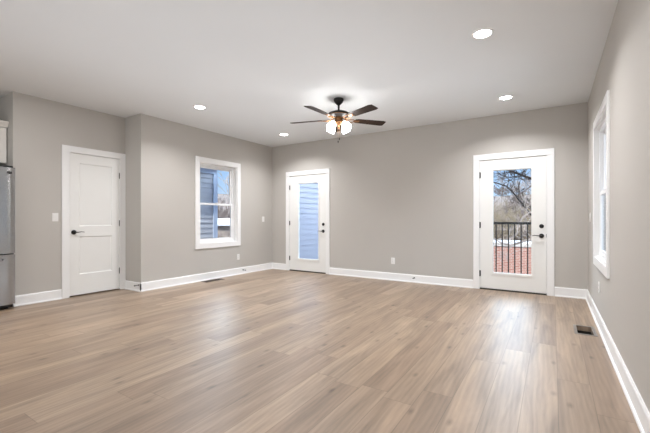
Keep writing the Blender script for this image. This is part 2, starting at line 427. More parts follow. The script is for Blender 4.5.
# ------------------------------------------------------------------ doors
CW, CT = 0.09, 0.018
def casing_mesh(axis, wall, side, u0, u1, top):
    bm = nb(); a, b = wall, wall+side*CT
    lo, hi = min(a, b), max(a, b)
    def bx(ua, ub, z0, z1):
        if axis == 'y': box(bm, ua, ub, lo, hi, z0, z1, 0.002)
        else: box(bm, lo, hi, ua, ub, z0, z1, 0.002)
    bx(u0-CW-.008, u0-.008, 0, top+.008); bx(u1+.008, u1+.008+CW, 0, top+.008)
    bx(u0-CW-.008, u1+.008+CW, top+.008, top+.008+CW)
    return bm
def jamb_mesh(axis, wall, side, u0, u1, top, depth, stop_at):
    bm = nb(); far = wall-side*depth; lo, hi = min(wall, far), max(wall, far)
    s0 = wall-side*stop_at; s1 = s0-side*0.035; slo, shi = min(s0, s1), max(s0, s1)
    def bx(ua, ub, z0, z1, a=lo, b=hi):
        if axis == 'y': box(bm, ua, ub, a, b, z0, z1)
        else: box(bm, a, b, ua, ub, z0, z1)
    bx(u0-.003-J, u0-.003, 0, top+.003+J); bx(u1+.003, u1+.003+J, 0, top+.003+J); bx(u0-.003, u1+.003, top+.003, top+.003+J)
    bx(u0-.003, u0+.010, 0, top+.003, slo, shi); bx(u1-.010, u1+.003, 0, top+.003, slo, shi); bx(u0, u1, top-.010, top+.003, slo, shi)
    return bm
def hinge(parent, axis, u, wall, side, z):
    bm = nb(); w = wall+side*0.006
    if axis == 'y':
        lathe(bm, [(0, -.048), (.0085, -.048), (.0085, .048), (0, .048)], 12, Matrix.Translation((u, w, z)))
        box(bm, u-.014, u+.014, min(wall, w), max(wall, w)-.002, z-.044, z+.044)
    else:
        lathe(bm, [(0, -.048), (.0085, -.048), (.0085, .048), (0, .048)], 12, Matrix.Translation((w, u, z)))
        box(bm, min(wall, w), max(wall, w)-.002, u-.014, u+.014, z-.044, z+.044)
    return tag(obj('hinge', bm, M['hinge'], parent, True), 'dark bronze hinge')
def lever(parent, loc, out, along, lab='dark lever handle'):
    """rosette + neck + curved lever. out: unit vector into the room, along: direction of the lever"""
    out = Vector(out); along = Vector(along); up = Vector((0, 0, 1)); loc = Vector(loc)
    q = out.to_track_quat('Z', 'Y').to_matrix().to_4x4(); q.translation = loc
    bm = nb(); lathe(bm, [(0, 0), (.033, 0), (.033, .006), (.029, .012), (.012, .016), (.011, .03)], 28, q)
    lathe(bm, [(.011, .03), (.011, .052), (.006, .058), (0, .058)], 16, q)
    h = obj('door_handle', bm, M['black'], parent, True); tag(h, lab)
    bm = nb(); p0 = loc+out*.048
    pts = [p0, p0+along*.02, p0+along*.045+up*.002, p0+along*.075+up*.006, p0+along*.105+up*.003, p0+along*.118-up*.001]
    tube(bm, pts, [.0085, .0085, .0065, .0055, .0045, .003], 12)
    obj('lever', bm, M['lever'], h, True)
    return h

def glass_door(name, x0, x1, top, gx0, gx1, gz0, gz1, label, hinge_z):
    root = thing(name, label, 'door', kind='structure')
    bm = nb(); panel(bm, 'y', YB+.002, YB+.046, (x0, x1), (0.022, top), [(gx0+.012, gx1-.012, gz0+.012, gz1-.012)])
    s = obj('door_slab', bm, M['door'], root)
    bm = nb()   # raised glazing frame, mitred look, on the room side
    panel(bm, 'y', YB-.008, YB+.003, (gx0-.022, gx1+.022), (gz0-.022, gz1+.022), [(gx0, gx1, gz0, gz1)])
    panel(bm, 'y', YB-.004, YB+.012, (gx0, gx1), (gz0, gz1), [(gx0+.006, gx1-.006, gz0+.006, gz1-.006)])
    obj('glazing_frame', bm, M['door'], s)
    bm = nb(); box(bm, gx0+.004, gx1-.004, YB+.014, YB+.020, gz0+.004, gz1-.004)
    obj('glass_pane', bm, M['glass'], s)
    bm = jamb_mesh('y', YB, -1, x0, x1, top, WT, 0.048); obj('door_frame', bm, M['trim'], root)
    obj('casing', casing_mesh('y', YB, -1, x0, x1, top), M['trim'], root)
    bm = nb(); prism(bm, [(YB-.012, 0), (YB-.008, .016), (YB+.05, .020), (YB+WT, .006), (YB+WT, 0)], 'x', x0-.003, x1+.003)
    tag(obj('threshold', bm, M['threshold'], root), 'dark metal threshold')
    for z in hinge_z: hinge(root, 'y', x0-.002, YB, -1, z)
    kx = x1-.062
    lever(root, (kx, YB+.002, .868), (0, -1, 0), (-1, 0, 0))
    q = Matrix.Translation((kx, YB+.002, 1.010)) @ Matrix.Rotation(PI/2, 4, 'X')
    bm = nb(); lathe(bm, [(0, 0), (.031, 0), (.031, .008), (.026, .016), (0, .018)], 28, q)
    d = tag(obj('deadbolt', bm, M['black'], root, True), 'black round deadbolt')
    bm = nb(); box(bm, kx-.006, kx+.006, YB-.034, YB-.014, 1.010-.016, 1.010+.016, .003)
    obj('thumb_turn', bm, M['black'], d)
    bm = nb(); box(bm, x1-.0025, x1+.0015, YB-.001, YB+.012, .845, .895); obj('strike_plate', bm, M['black'], root)
    return root
glass_door('door_2', D2[0], D2[1], D2[2], -4.618, -4.078, .262, 1.882, 'white glass door in the left corner of the far wall, pale blue siding outside', (1.80, 1.03, .27))
glass_door('door_3', D3[0], D3[1], D3[2], -.802, -.256, .268, 1.885, 'white glass door at the right, bare trees and railing outside', (1.815, 1.02, .25))

# closet door: two recessed panels
root = thing('door_1', 'solid white two panel door between refrigerator and left window', 'door', kind='structure')
pans = [(2.445, 2.905, 1.010, 1.928), (2.445, 2.905, .312, .860)]
bm = nb(); panel(bm, 'x', XF-.040, XF-.002, (D1[0], D1[1]), (.018, D1[2]), pans)
s = obj('door_slab', bm, M['door'], root)
for (a, b, c, d) in pans:
    bm = nb(); box(bm, XF-.030, XF-.014, a, b, c, d)
    # sloped sticking around the panel
    t = bmesh.new()
    o_ = [(a, c), (b, c), (b, d), (a, d)]; i_ = [(a+.014, c+.014), (b-.014, c+.014), (b-.014, d-.014), (a+.014, d-.014)]
    O = [t.verts.new((XF-.0025, u, z)) for u, z in o_]; I = [t.verts.new((XF-.0138, u, z)) for u, z in i_]
    for k in range(4): t.faces.new((O[k], O[(k+1) % 4], I[(k+1) % 4], I[k]))
    bmesh.ops.recalc_face_normals(t, faces=list(t.faces)); merge(bm, t)
    obj('door_panel', bm, M['door'], s)
obj('door_frame', jamb_mesh('x', XF, 1, D1[0], D1[1], D1[2], .12, .044), M['trim'], root)
obj('casing', casing_mesh('x', XF, 1, D1[0]+.004, D1[1]-.016, D1[2]), M['trim'], root)
for z in (1.80, 1.05, .30): hinge(root, 'x', D1[1]-.001, XF, 1, z)
lever(root, (XF-.002, 2.375, .925), (1, 0, 0), (0, 1, 0))
bm = nb(); box(bm, XF-.006, XF+.002, D1[0]-.003, D1[0]+.001, .90, .95); obj('strike_plate', bm, M['black'], root)

# ------------------------------------------------------------------ windows
def window(name, wall, side, u0, u1, z0, z1, label, rec=0.0):
    """side: +1 if the room lies at +x of the wall"""
    root = thing(name, label, 'window', kind='structure')
    def bx(bm, d0, d1, ua, ub, za, zb, bev=0):   # d: depth from the wall face, positive into the room
        a, b = wall+side*(d0+(rec if -.145 < d0 < -.05 else 0)), wall+side*(d1+(rec if -.145 < d0 < -.05 else 0)); box(bm, min(a, b), max(a, b), ua, ub, za, zb, bev)
    c = CW; r = .006
    bm = nb()
    bx(bm, 0, .018, u0-c, u0+r-.006, z0-c, z1+c, .002); bx(bm, 0, .018, u1, u1+c, z0-c, z1+c, .002)
    bx(bm, 0, .018, u0, u1, z1, z1+c, .002); bx(bm, 0, .018, u0, u1, z0-c, z0, .002)
    obj('casing', bm, M['trim'], root)
    bm = nb()
    bx(bm, -WT, 0, u0, u0+.012, z0, z1); bx(bm, -WT, 0, u1-.012, u1, z0, z1)
    bx(bm, -WT, 0, u0+.012, u1-.012, z1-.012, z1); bx(bm, -WT, 0, u0+.012, u1-.012, z0, z0+.012)
    obj('window_liner', bm, M['trim'], root)
    f = .034; a0, a1, b0, b1 = u0+.012, u1-.012, z0+.012, z1-.012
    bm = nb()
    bx(bm, -.142, -.070, a0, a0+f, b0, b1); bx(bm, -.142, -.070, a1-f, a1, b0, b1)
    bx(bm, -.142, -.070, a0+f, a1-f, b1-f, b1); bx(bm, -.142, -.070, a0+f, a1-f, b0, b0+f)
    obj('window_frame', bm, M['vinyl'], root)
    mid = (z0+z1)/2-.01; st = .036; A0, A1 = a0+f, a1-f
    for nm, d0, d1, za, zb in (('upper_sash', -.136, -.108, mid-.018, b1-f), ('lower_sash', -.106, -.078, b0+f, mid+.018)):
        bm = nb()
        bx(bm, d0, d1, A0, A0+st, za, zb); bx(bm, d0, d1, A1-st, A1, za, zb)
        bx(bm, d0, d1, A0+st, A1-st, zb-st, zb); bx(bm, d0, d1, A0+st, A1-st, za, za+st)
        s = obj(nm, bm, M['vinyl'], root)
        bm = nb(); dm = (d0+d1)/2; bx(bm, dm-.003, dm+.003, A0+st-.002, A1-st+.002, za+st-.002, zb-st+.002)
        obj('glass_pane', bm, M['glass'], s)
    bm = nb(); um = (u0+u1)/2; bx(bm, -.078, -.062, um-.03, um+.03, mid+.018, mid+.030, .003)
    obj('sash_lock', bm, M['vinyl'], root)
    return root
window('window_1', XL, 1, *W1, 'white framed double hung window on the left wall, blue siding outside')
window('window_2', XR, -1, *W2, 'bright white double hung window on the right wall, seen edge on', .04)

# ------------------------------------------------------------------ switches, outlets, door stops
def basis(loc, out):
    out = Vector(out); up = Vector((0, 0, 1)); side = up.cross(out)
    m = Matrix((( side.x, up.x, out.x, loc[0]), (side.y, up.y, out.y, loc[1]), (side.z, up.z, out.z, loc[2]), (0, 0, 0, 1)))
    return m
def switch(loc, out, label, name='light_switch', w=.072):
    m = basis(loc, out)
    t = thing(name, label, 'light switch'); t.matrix_world = m
    bm = nb(); box(bm, -w/2, w/2, -.058, .058, 0, .006, .0025); obj('cover_plate', bm, M['plate'], t, True)
    bm = nb(); prism(bm, [(-.034, .005), (.034, .005), (.034, .011), (-.034, .007)], 'x', -.017, .017); obj('rocker', bm, M['plate'], t)
    for s in (-1, 1):
        bm = nb(); lathe(bm, [(0, .0055), (.003, .0055), (.0025, .007), (0, .007)], 10, Matrix.Translation((0, s*.048, 0))); obj('screw', bm, M['plate'], t)
    return t
def outlet(loc, out, label):
    m = basis(loc, out)
    t = thing('wall_outlet', label, 'outlet'); t.matrix_world = m
    bm = nb(); box(bm, -.036, .036, -.058, .058, 0, .006, .0025); obj('cover_plate', bm, M['plate'], t, True)
    for s in (-1, 1):
        bm = nb(); lathe(bm, [(0, .0055), (.0165, .0055), (.016, .008), (0, .008)], 20, Matrix.Translation((0, s*.020, 0)))
        r = obj('receptacle', bm, M['plate'], t)
        bm = nb(); y = s*.020
        box(bm, -.0075, -.0055, y-.001, y+.008, .0078, .0085); box(bm, .0055, .0075, y-.001, y+.006, .0078, .0085); box(bm, -.002, .002, y-.010, y-.006, .0078, .0085)
        obj('socket_slots', bm, M['slot'], r)
    bm = nb(); lathe(bm, [(0, .0055), (.003, .0055), (.0025, .007), (0, .007)], 10); obj('screw', bm, M['plate'], t)
    return t
switch((XF, 2.148, 1.140), (1, 0, 0), 'white light switch between refrigerator and panel door')
switch((XL, 5.850, 1.115), (1, 0, 0), 'white light switch between left window and corner glass door')
switch((XR, 5.723, 1.140), (-1, 0, 0), 'white light switch on the right wall near the corner')
outlet((XL, 5.111, .355), (1, 0, 0), 'white wall outlet below the left window')
outlet((-2.453, YB, .355), (0, -1, 0), 'white wall outlet in the middle of the far wall')
outlet((XR, 4.68, .40), (-1, 0, 0), 'white wall outlet low on the right wall')
def door_stop(loc, out, label):
    m = basis(loc, out); t = thing('door_stop', label, 'door stop'); t.matrix_world = m
    bm = nb(); lathe(bm, [(0, 0), (.013, 0), (.012, .005), (.006, .008), (.006, .010), (0, .010)], 16); obj('mount', bm, M['black'], t, True)
    bm = nb(); n = 90
    tube(bm, [(.0052*math.cos(i*.9), .0052*math.sin(i*.9), .008+.052*i/n) for i in range(n+1)], .0012, 5); obj('spring', bm, M['lever'], t, True)
    bm = nb(); lathe(bm, [(0, .058), (.007, .058), (.009, .062), (.009, .072), (.006, .076), (0, .076)], 16); obj('tip', bm, M['rubber'], t, True)
door_stop((XL-.030, YR-BT, .098), (0, -1, 0), 'dark spring door stop on the short baseboard beside the panel door')
door_stop((XL+BT, 5.235, .080), (1, 0, 0), 'dark spring door stop on the baseboard below the left window')
door_stop((-2.05, YB-BT, .082), (0, -1, 0), 'dark spring door stop on the far baseboard between the glass doors')

# ------------------------------------------------------------------ floor registers
def register(x0, x1, y0, y1, label, mf, ml, open_=False):
    cx, cy = (x0+x1)/2, (y0+y1)/2; hx, hy = (x1-x0)/2, (y1-y0)/2
    t = thing('floor_vent', label, 'floor vent', (cx, cy, 0))
    bm = nb(); t2 = bmesh.new(); panel(t2, 'y', .0, .004, (-hx-.026, hx+.026), (-hy-.026, hy+.026), [(-hx, hx, -hy, hy)])
    for v in t2.verts: v.co = Vector((v.co.x, v.co.z, v.co.y))
    bmesh.ops.recalc_face_normals(t2, faces=list(t2.faces)); merge(bm, t2); obj('vent_frame', bm, mf, t)
    bm = nb()
    if not open_:
        n = 16
        for i in range(n):
            y = -hy+(i+.5)*2*hy/n; box(bm, -hx, hx, y-.0035, y+.0035, -.004, .003)
        box(bm, -.004, .004, -hy, hy, -.006, .0025)
        obj('louvers', bm, ml, t)
    # metal boot below
    bm = nb(); e = .0015; zt_ = -.045 if open_ else -.005
    box(bm, -hx+e, -hx+e+.002, -hy+e, hy-e, -.115, zt_); box(bm, hx-e-.002, hx-e, -hy+e, hy-e, -.115, zt_)
    box(bm, -hx+e, hx-e, -hy+e, -hy+e+.002, -.115, zt_); box(bm, -hx+e, hx-e, hy-e-.002, hy-e, -.115, zt_)
    box(bm, -hx+e, hx-e, -hy+e, hy-e, -.118, -.112)
    obj('duct_boot', bm, M['duct'], t)
    return t
register(*V1, 'dark brown floor vent below the left window', M['vent'], M['vent'])
register(*V2, 'open floor vent with metal rim near the right wall', M['ventw'], M['vent'], True)

# ------------------------------------------------------------------ recessed ceiling lights
def downlight(x, y, label, first=None):
    if first is None:
        t = thing('recessed_light', label, 'ceiling light', (x, y, H), group='recessed ceiling lights')
        bm = nb(); lathe(bm, [(.070, -.002), (.072, -.006), (.092, -.004), (.094, 0), (.070, 0)], 40); obj('trim_ring', bm, M['trim'], t, True)
        bm = nb(); lathe(bm, [(0, -.0045), (.069, -.0045), (.070, -.001), (0, -.001)], 40); obj('lens', bm, M['lens'], t, True)
    else:
        t = copy_tree(first); t.location = (x, y, H); t['label'] = label
    light('downlight_beam', 'AREA', (x, y, H-.012), DL, (.98, .975, 1.0), (0, 0, -1), shape='DISK', size=.14, spread=math.radians(140))
    return t
DL = 21
dl = downlight(-.518, 3.379, 'largest recessed ceiling light, nearest, upper right of the fan')
downlight(-.528, 5.321, 'recessed ceiling light in front of the right glass door', dl)
downlight(-4.313, 3.383, 'recessed ceiling light left of the fan, in front of the left window', dl)
downlight(-4.347, 5.348, 'recessed ceiling light nearest the far left corner', dl)
for x in (-.518, -4.33):
    light('downlight_beam', 'AREA', (x, 1.44, H-.012), DL, (.98, .975, 1.0), (0, 0, -1), shape='DISK', size=.14)

# ------------------------------------------------------------------ ceiling fan
FX, FY, FZ = -2.437, 4.163, 2.463
fan = thing('ceiling_fan', 'dark bronze ceiling fan with five walnut blades and lit shades', 'ceiling fan', (FX, FY, H))
def at(z): return z-H
bm = nb(); lathe(bm, [(0, 0), (.064, 0), (.068, -.012), (.066, -.030), (.050, -.058), (.030, -.078), (.020, -.086), (0, -.086)], 32)
obj('canopy', bm, M['fan_metal'], fan, True)
bm = nb(); lathe(bm, [(0, -.08), (.0125, -.08), (.0125, -.17), (.022, -.175), (.024, -.19), (0, -.19)], 20); obj('downrod', bm, M['fan_metal'], fan, True)
zt = at(2.572)
bm = nb(); lathe(bm, [(0, zt), (.03, zt+.002), (.085, zt-.010), (.132, zt-.026), (.149, zt-.042), (.145, zt-.060), (.110, zt-.076), (.075, zt-.084), (0, zt-.086)], 40)
mh = obj('motor_housing', bm, M['fan_metal'], fan, True)
bm = nb(); lathe(bm, [(.145, zt-.056), (.1475, zt-.058), (.144, zt-.064), (.140, zt-.062)], 40); obj('trim_band', bm, M['fan_brass'], mh, True)
bm = nb(); z2 = zt-.084
lathe(bm, [(0, z2), (.055, z2), (.058, z2-.012), (.050, z2-.045), (.062, z2-.058), (.062, z2-.075), (.045, z2-.092), (.018, z2-.102), (0, z2-.104)], 32)
lk = obj('light_kit', bm, M['fan_brass'], fan, True)
bm = nb(); lathe(bm, [(0, z2-.10), (.012, z2-.10), (.013, z2-.125), (.007, z2-.135), (.010, z2-.145), (.004, z2-.158), (0, z2-.16)], 16); obj('finial', bm, M['fan_brass'], lk, True)
def blade_mesh():
    b2 = bmesh.new(); out = []
    r0, r1 = .235, .687
    for i in range(13):        # outline along the length
        s = i/12; r = r0+(r1-r0)*s
        w = .054+.016*s
        if i == 0: w *= .72
        if i == 12: w *= .80
        out.append((r, w))
    top = [(r, w) for r, w in out]; bot = [(r, -w) for r, w in out[::-1]]
    tip = []
    ol = top+tip+bot
    A = [b2.verts.new((x, y, .003)) for x, y in ol]; B = [b2.verts.new((x, y, -.003)) for x, y in ol]; n = len(ol)
    b2.faces.new(A); b2.faces.new(B[::-1])
    for i in range(n): b2.faces.new((A[i], B[i], B[(i+1) % n], A[(i+1) % n]))
    bmesh.ops.recalc_face_normals(b2, faces=list(b2.faces))
    return b2
def iron_mesh():
    bm = nb()
    # arm from the motor, splitting into a scrolled plate under the blade
    for s in (-1, 1):
        tube(bm, [(.085, s*.010, .004), (.13, s*.020, -.010), (.165, s*.040, -.012), (.20, s*.038, -.008), (.235, s*.018, -.006)], [.008, .007, .006, .006, .005], 8)
    box(bm, .215, .30, -.026, .026, -.0085, -.004, .002)
    for x, y in ((.245, -.015), (.245, .015), (.285, 0)):
        lathe(bm, [(0, -.012), (.005, -.011), (.006, -.0085), (0, -.0085)], 10, Matrix.Translation((x, y, 0)))
    return bm
proto = None
for k in range(5):
    ang = math.radians(3.4-96+72*k)
    if proto is None:
        b2 = blade_mesh(); bl = obj('blade', b2, M['blade'], fan)
        ir = obj('blade_iron', iron_mesh(), M['fan_brass'], bl, True)
        proto = bl
    else:
        bl = copy_tree(proto, fan)
    bl.location = (0, 0, at(FZ)); bl.rotation_euler = (math.radians(-11), 0, ang)
    bl.rotation_mode = 'XYZ'
SR = .057
proto_s = None
for k in range(4):
    ang = math.radians(-57.5+45+90*k)
    if proto_s is None:
        # arm + fitter + tulip shade built pointing along +x, tilted outwards
        bm = nb(); tube(bm, [(.045, 0, 0), (.068, 0, .006), (.085, 0, 0), (.092, 0, -.012)], .007, 8)
        arm = obj('lamp_arm', bm, M['fan_brass'], fan, True)
        tl = Matrix.Translation((.088, 0, -.010)) @ Matrix.Rotation(math.radians(-38), 4, 'Y')
        bm = nb(); lathe(bm, [(0, .004), (.022, .002), (.024, -.012), (.024, -.020), (0, -.020)], 20, tl); obj('fitter', bm, M['fan_brass'], arm, True)
        bm = nb(); prof = [(.023, -.014), (.029, -.024), (.043, -.046), (.052, -.072), (SR-.002, -.094), (SR, -.113)]
        lathe(bm, prof+[(r-.003, z) for r, z in prof[::-1]], 28, tl)
        obj('lamp_shade', bm, M['shade'], arm, True)
        bm = nb(); lathe(bm, [(0, -.02), (.012, -.022), (.014, -.04), (.028, -.07), (.026, -.09), (.012, -.104), (0, -.106)], 16, tl); obj('bulb', bm, M['shade'], arm, True)
        proto_s = arm
    else:
        arm = copy_tree(proto_s, fan)
    arm.location = (0, 0, z2-.066); arm.rotation_euler = (0, 0, ang)
for dx, L in ((-.018, .235), (.022, .205)):
    bm = nb(); px = dx*.84; py = dx*-.54
    tube(bm, [(px*1.6, py*1.6, z2-.09), (px, py, z2-.10-L+.02)], .0012, 5)
    for i in range(10):
        pass
    pc = obj('pull_chain', bm, M['fan_brass'], fan)
    bm = nb(); lathe(bm, [(0, .014), (.004, .012), (.008, 0), (.006, -.010), (0, -.014)], 14, Matrix.Translation((px, py, z2-.10-L+.01))); obj('pull_knob', bm, M['fan_metal'], pc, True)

# ------------------------------------------------------------------ refrigerator
fr = thing('refrigerator', 'stainless steel bottom freezer refrigerator at the left edge', 'refrigerator', (-6.00, 1.229, 0))
# local frame: x forward (into the room), y sideways
FW = .445                     # half width
bm = nb(); box(bm, -.44, .30, -FW+.008, FW-.008, .035, 1.735, .006); obj('cabinet_body', bm, M['fridge_side'], fr)
def fdoor(z0, z1):
    """door slab with convex front (in plan) and rolled side edges"""
    n = 28; poly = []
    for i in range(n+1):
        y = -FW+2*FW*i/n; u = y/FW
        d = .365+.022*(1-u*u)-.022*max(0, (abs(u)-.80)/.20)**2
        poly.append((d, y))
    poly += [(.306, FW), (.306, -FW)]
    b2 = nb(); prism(b2, poly, 'z', z0, z1); return b2
bm = fdoor(.690, 1.750); d1 = obj('fridge_door', bm, M['steel'], fr, True)
bm = fdoor(.062, .677); d2 = obj('freezer_drawer', bm, M['steel'], fr, True)
bm = nb(); box(bm, .295, .335, -FW+.02, FW-.02, .025, .060, .005); tag(obj('toe_grille', bm, M['rubber'], fr), 'black toe grille')
bm = nb(); box(bm, .30, .335, -FW+.012, FW-.012, .668, .699); obj('door_gasket', bm, M['rubber'], fr)
bm = nb(); box(bm, .22, .34, FW-.09, FW-.02, 1.736, 1.775, .006); tag(obj('hinge_cover', bm, M['rubber'], fr), 'black hinge cover')
for s in (-1, 1):
    for x in (-.38, .26):
        bm = nb(); lathe(bm, [(0, 0), (.02, 0), (.018, .04), (0, .04)], 14, Matrix.Translation((x, s*.38, 0))); obj('foot', bm, M['rubber'], fr)
def fhandle(pts, par):
    bm = nb(); tube(bm, pts, .012, 12); obj('handle', bm, M['steel'], par, True)
fhandle([(.385, -.30, .80), (.43, -.30, .84), (.445, -.30, 1.2), (.43, -.30, 1.62), (.385, -.30, 1.66)], d1)
fhandle([(.375, .315, .620), (.425, .29, .620), (.435, 0, .620), (.425, -.29, .620), (.375, -.315, .620)], d2)
bm = nb(); box(bm, .366, .3735, .355, .405, 1.668, 1.700, .003); bg_ = obj('badge', bm, M['black'], d1)
bm = nb(); q = Matrix.Translation((.373, .366, 1.684)) @ Matrix.Rotation(PI/2, 4, 'Y')
lathe(bm, [(.0075, 0), (.010, 0), (.010, .0015), (.0075, .0015)], 20, q); box(bm, .373, .3745, .384, .388, 1.676, 1.692); box(bm, .373, .3745, .384, .396, 1.676, 1.679)
obj('badge_mark', bm, M['steel'], bg_)

# upper cabinet above the refrigerator
cb = thing('wall_cabinet', 'white wall cabinet with crown moulding above the refrigerator', 'cabinet', (-6.57, 1.229, -.01))
bm = nb(); box(bm, 0, .575, -.455, .455, 1.845, 2.31); obj('cabinet_box', bm, M['cabinet'], cb)
for s in (-1, 1):
    y0, y1 = (.006, .448) if s > 0 else (-.448, -.006)
    bm = nb(); panel(bm, 'x', .577, .597, (y0, y1), (1.853, 2.295), [(y0+.055, y1-.055, 1.908, 2.24)])
    d = obj('door', bm, M['cabinet'], cb)
    bm = nb(); box(bm, .578, .589, y0+.053, y1-.053, 1.906, 2.242); obj('door_panel', bm, M['cabinet'], d)
    bm = nb(); ky = y0+.03 if s > 0 else y1-.03
    lathe(bm, [(0, 0), (.006, 0), (.005, .012), (.014, .02), (.012, .028), (0, .03)], 16, Matrix.Translation((.597, ky, 1.89)) @ Matrix.Rotation(PI/2, 4, 'Y')); obj('knob', bm, M['black'], d, True)
bm = nb(); prism(bm, [(0, 2.31), (.60, 2.31), (.604, 2.325), (.622, 2.345), (.640, 2.372), (.640, 2.385), (0, 2.385)], 'y', -.455, .462)
obj('crown_moulding', bm, M['cabinet'], cb)

# ------------------------------------------------------------------ outside: balcony, railing, wing wall
bm = nb()
x = -2.0
while x < 1.2: box(bm, x, x+.135, YB+WT+.005, 7.72, -.09, -.05); x += .14
tag(obj('balcony_deck', bm, M['deck']), 'weathered balcony boards outside the right glass door', 'deck', kind='structure')
bm = nb()
x = -5.86
while x < -3.2: box(bm, x, x+.135, YB+WT+.005, 10.3, -.09, -.05); x += .14
tag(obj('porch_deck', bm, M['deck']), 'weathered porch boards outside the corner glass door', 'deck', kind='structure')

rl = thing('balcony_railing', 'dark iron balcony railing outside the right glass door', 'railing', (0, 7.62, -.05))
bm = nb(); box(bm, -2.0, 1.2, -.022, .022, 1.065, 1.110, .003); obj('top_rail', bm, M['rail'], rl)
bm = nb(); box(bm, -2.0, 1.2, -.016, .016, .07, .095, .002); obj('bottom_rail', bm, M['rail'], rl)
pb = None; x = -1.985
for i in range(30):
    xx = -.924-.1065*10+.1065*i
    if xx < -1.98 or xx > 1.18: continue
    if pb is None:
        bm = nb(); box(bm, -.010, .010, -.010, .010, .09, 1.08); pb = obj('baluster', bm, M['rail'], rl); b_ = pb
    else:
        b_ = pb.copy(); COL.objects.link(b_); b_.parent = rl
    b_.location = (xx, 0, 0)
for px in (-2.0, 1.2):
    bm = nb(); box(bm, px-.03, px+.03, -.03, .03, 0, 1.14, .003); obj('post', bm, M['rail'], rl)

def siding_mesh(bm, axis, wall, side, u0, u1, z0, z1, exp=.128, t=.017):
    """lapped boards: saw-tooth profile extruded along the wall"""
    prof = [(wall, z0)]; z = z0
    while z < z1-1e-6:
        zt = min(z+exp, z1)
        prof += [(wall+side*(t+.006), z), (wall+side*.005, zt)]; z = zt
    prof.append((wall, z1))
    prism(bm, prof, 'y' if axis == 'x' else 'x', u0, u1)

wing = thing('privacy_wall', 'pale blue sided privacy wall outside the corner glass door', 'wall panel', (-6.0, 6.35, -.09))
bm = nb(); box(bm, -.12, 0, 0, 3.9, 0, 3.1); obj('wall_core', bm, M['siding_pale'], wing)
bm = nb(); siding_mesh(bm, 'x', 0, 1, .02, 3.88, 0, 3.0, .152, .014); obj('siding', bm, M['siding_pale'], wing)
bm = nb(); box(bm, -.15, .03, -.01, 3.93, 3.0, 3.14); obj('cap_board', bm, M['board'], wing)

# neighbour's blue sided house to the left
nh = thing('neighbour_house', 'blue grey sided house outside the left window', 'house', (-7.5, 6.42, -3.2))
bm = nb(); box(bm, -6, -.02, -9, -.02, 0, 5.50); obj('house_wall', bm, M['siding'], nh)
bm = nb(); siding_mesh(bm, 'x', -.02, 1, -9, -.10, 0, 5.50, .128); siding_mesh(bm, 'y', -.02, 1, -6, -.14, 0, 5.5, .128); obj('siding', bm, M['siding'], nh)
bm = nb(); box(bm, -.14, .018, -.12, .018, 0, 5.50); tag(obj('corner_board', bm, M['board'], nh), 'pale blue corner board')
bm = nb(); box(bm, -.03, .022, -9, .0, 5.50, 5.72); tag(obj('frieze_board', bm, M['board'], nh), 'pale blue frieze board')
bm = nb(); prism(bm, [(.30, 5.70), (.30, 5.86), (-3.0, 7.6), (-6.3, 5.86), (-6.3, 5.70)], 'y', -9.3, .25); obj('roof', bm, M['roof'], nh)

# made-up white house, placed to fill the right window with sunlit white
wh = thing('fill_house', 'made-up white sided house filling the right window with sunlit white', 'house', (.80, 12.0, -3.2))
bm = nb(); box(bm, 0, 7, .02, 8, 0, 8.6); obj('house_wall', bm, M['white_siding'], wh)
bm = nb(); siding_mesh(bm, 'y', .02, -1, .08, 7, 0, 8.6, .15); obj('siding', bm, M['white_siding'], wh)
bm = nb(); prism(bm, [(-.3, 8.6), (3.5, 11.2), (7.3, 8.6)], 'y', -.3, 8.3); obj('roof', bm, M['roof'], wh)

# unseen pale slab added to throw sunlight up into the right window
bm = nb(); box(bm, 1.4, 9.5, -10, 11.6, -3.6, -2.9)
tag(obj('bounce_slab', bm, M['concrete']), 'pale concrete slab added below the right window to bounce sunlight up', 'bounce_slab', kind='structure')

# brick building below, beyond the balcony
bk = thing('brick_building', 'red brick building with flat pale roof beyond the railing', 'building', (-2.0, 18.0, -5.0))
bm = nb(); box(bm, -6.5, 4.0, 0, 4.2, 0, 4.90); obj('brick_wall', bm, M['brick'], bk)
bm = nb(); box(bm, -6.6, 4.1, -.06, .22, 4.90, 5.04); obj('coping', bm, M['coping'], bk)
bm = nb(); box(bm, -6.5, 4.0, .22, 4.2, 4.90, 4.96); tag(obj('flat_roof', bm, M['snow'], bk), 'pale flat roof')

# garage with white roof seen past the neighbour's corner
gr = thing('garage', 'small brown stone garage with white gable roof beyond the blue house', 'garage', (-19.5, 15.6, -3.2), (0, 0, math.radians(40)))
bm = nb(); box(bm, -3, 3, -3, 3, 0, 3.98); obj('garage_wall', bm, M['stone'], gr)
bm = nb(); prism(bm, [(-3.3, 4.02), (0, 4.38), (3.3, 4.02), (3.3, 3.94), (-3.3, 3.94)], 'x', -3.3, 3.3); tag(obj('roof', bm, M['snow'], gr), 'white gable roof')

# terrain: one surface with a hill rising behind
def ghill(x, y):
    r = max(0.0, (y-24)/26); h = -3.2+r*6.7 if r < 1 else 3.5+(r-1)*2.0
    r2 = max(0.0, (-x-22)/30); h = max(h, -3.2+r2*6.0)
    return h+.5*noise.noise(Vector((x*.12, y*.12, 3)))*min(1, max(r, r2)*3)
bm = nb(); NX, NY = 66, 50; g = {}
for i in range(NX+1):
    for j in range(NY+1):
        x = -80+i*2.0; y = -12+j*2.0; g[i, j] = bm.verts.new((x, y, ghill(x, y)))
for i in range(NX):
    for j in range(NY): bm.faces.new((g[i, j], g[i+1, j], g[i+1, j+1], g[i, j+1]))
tag(obj('terrain', bm, M['ground'], None, True), 'brown leaf covered ground rising to a wooded hill', 'ground', kind='structure')

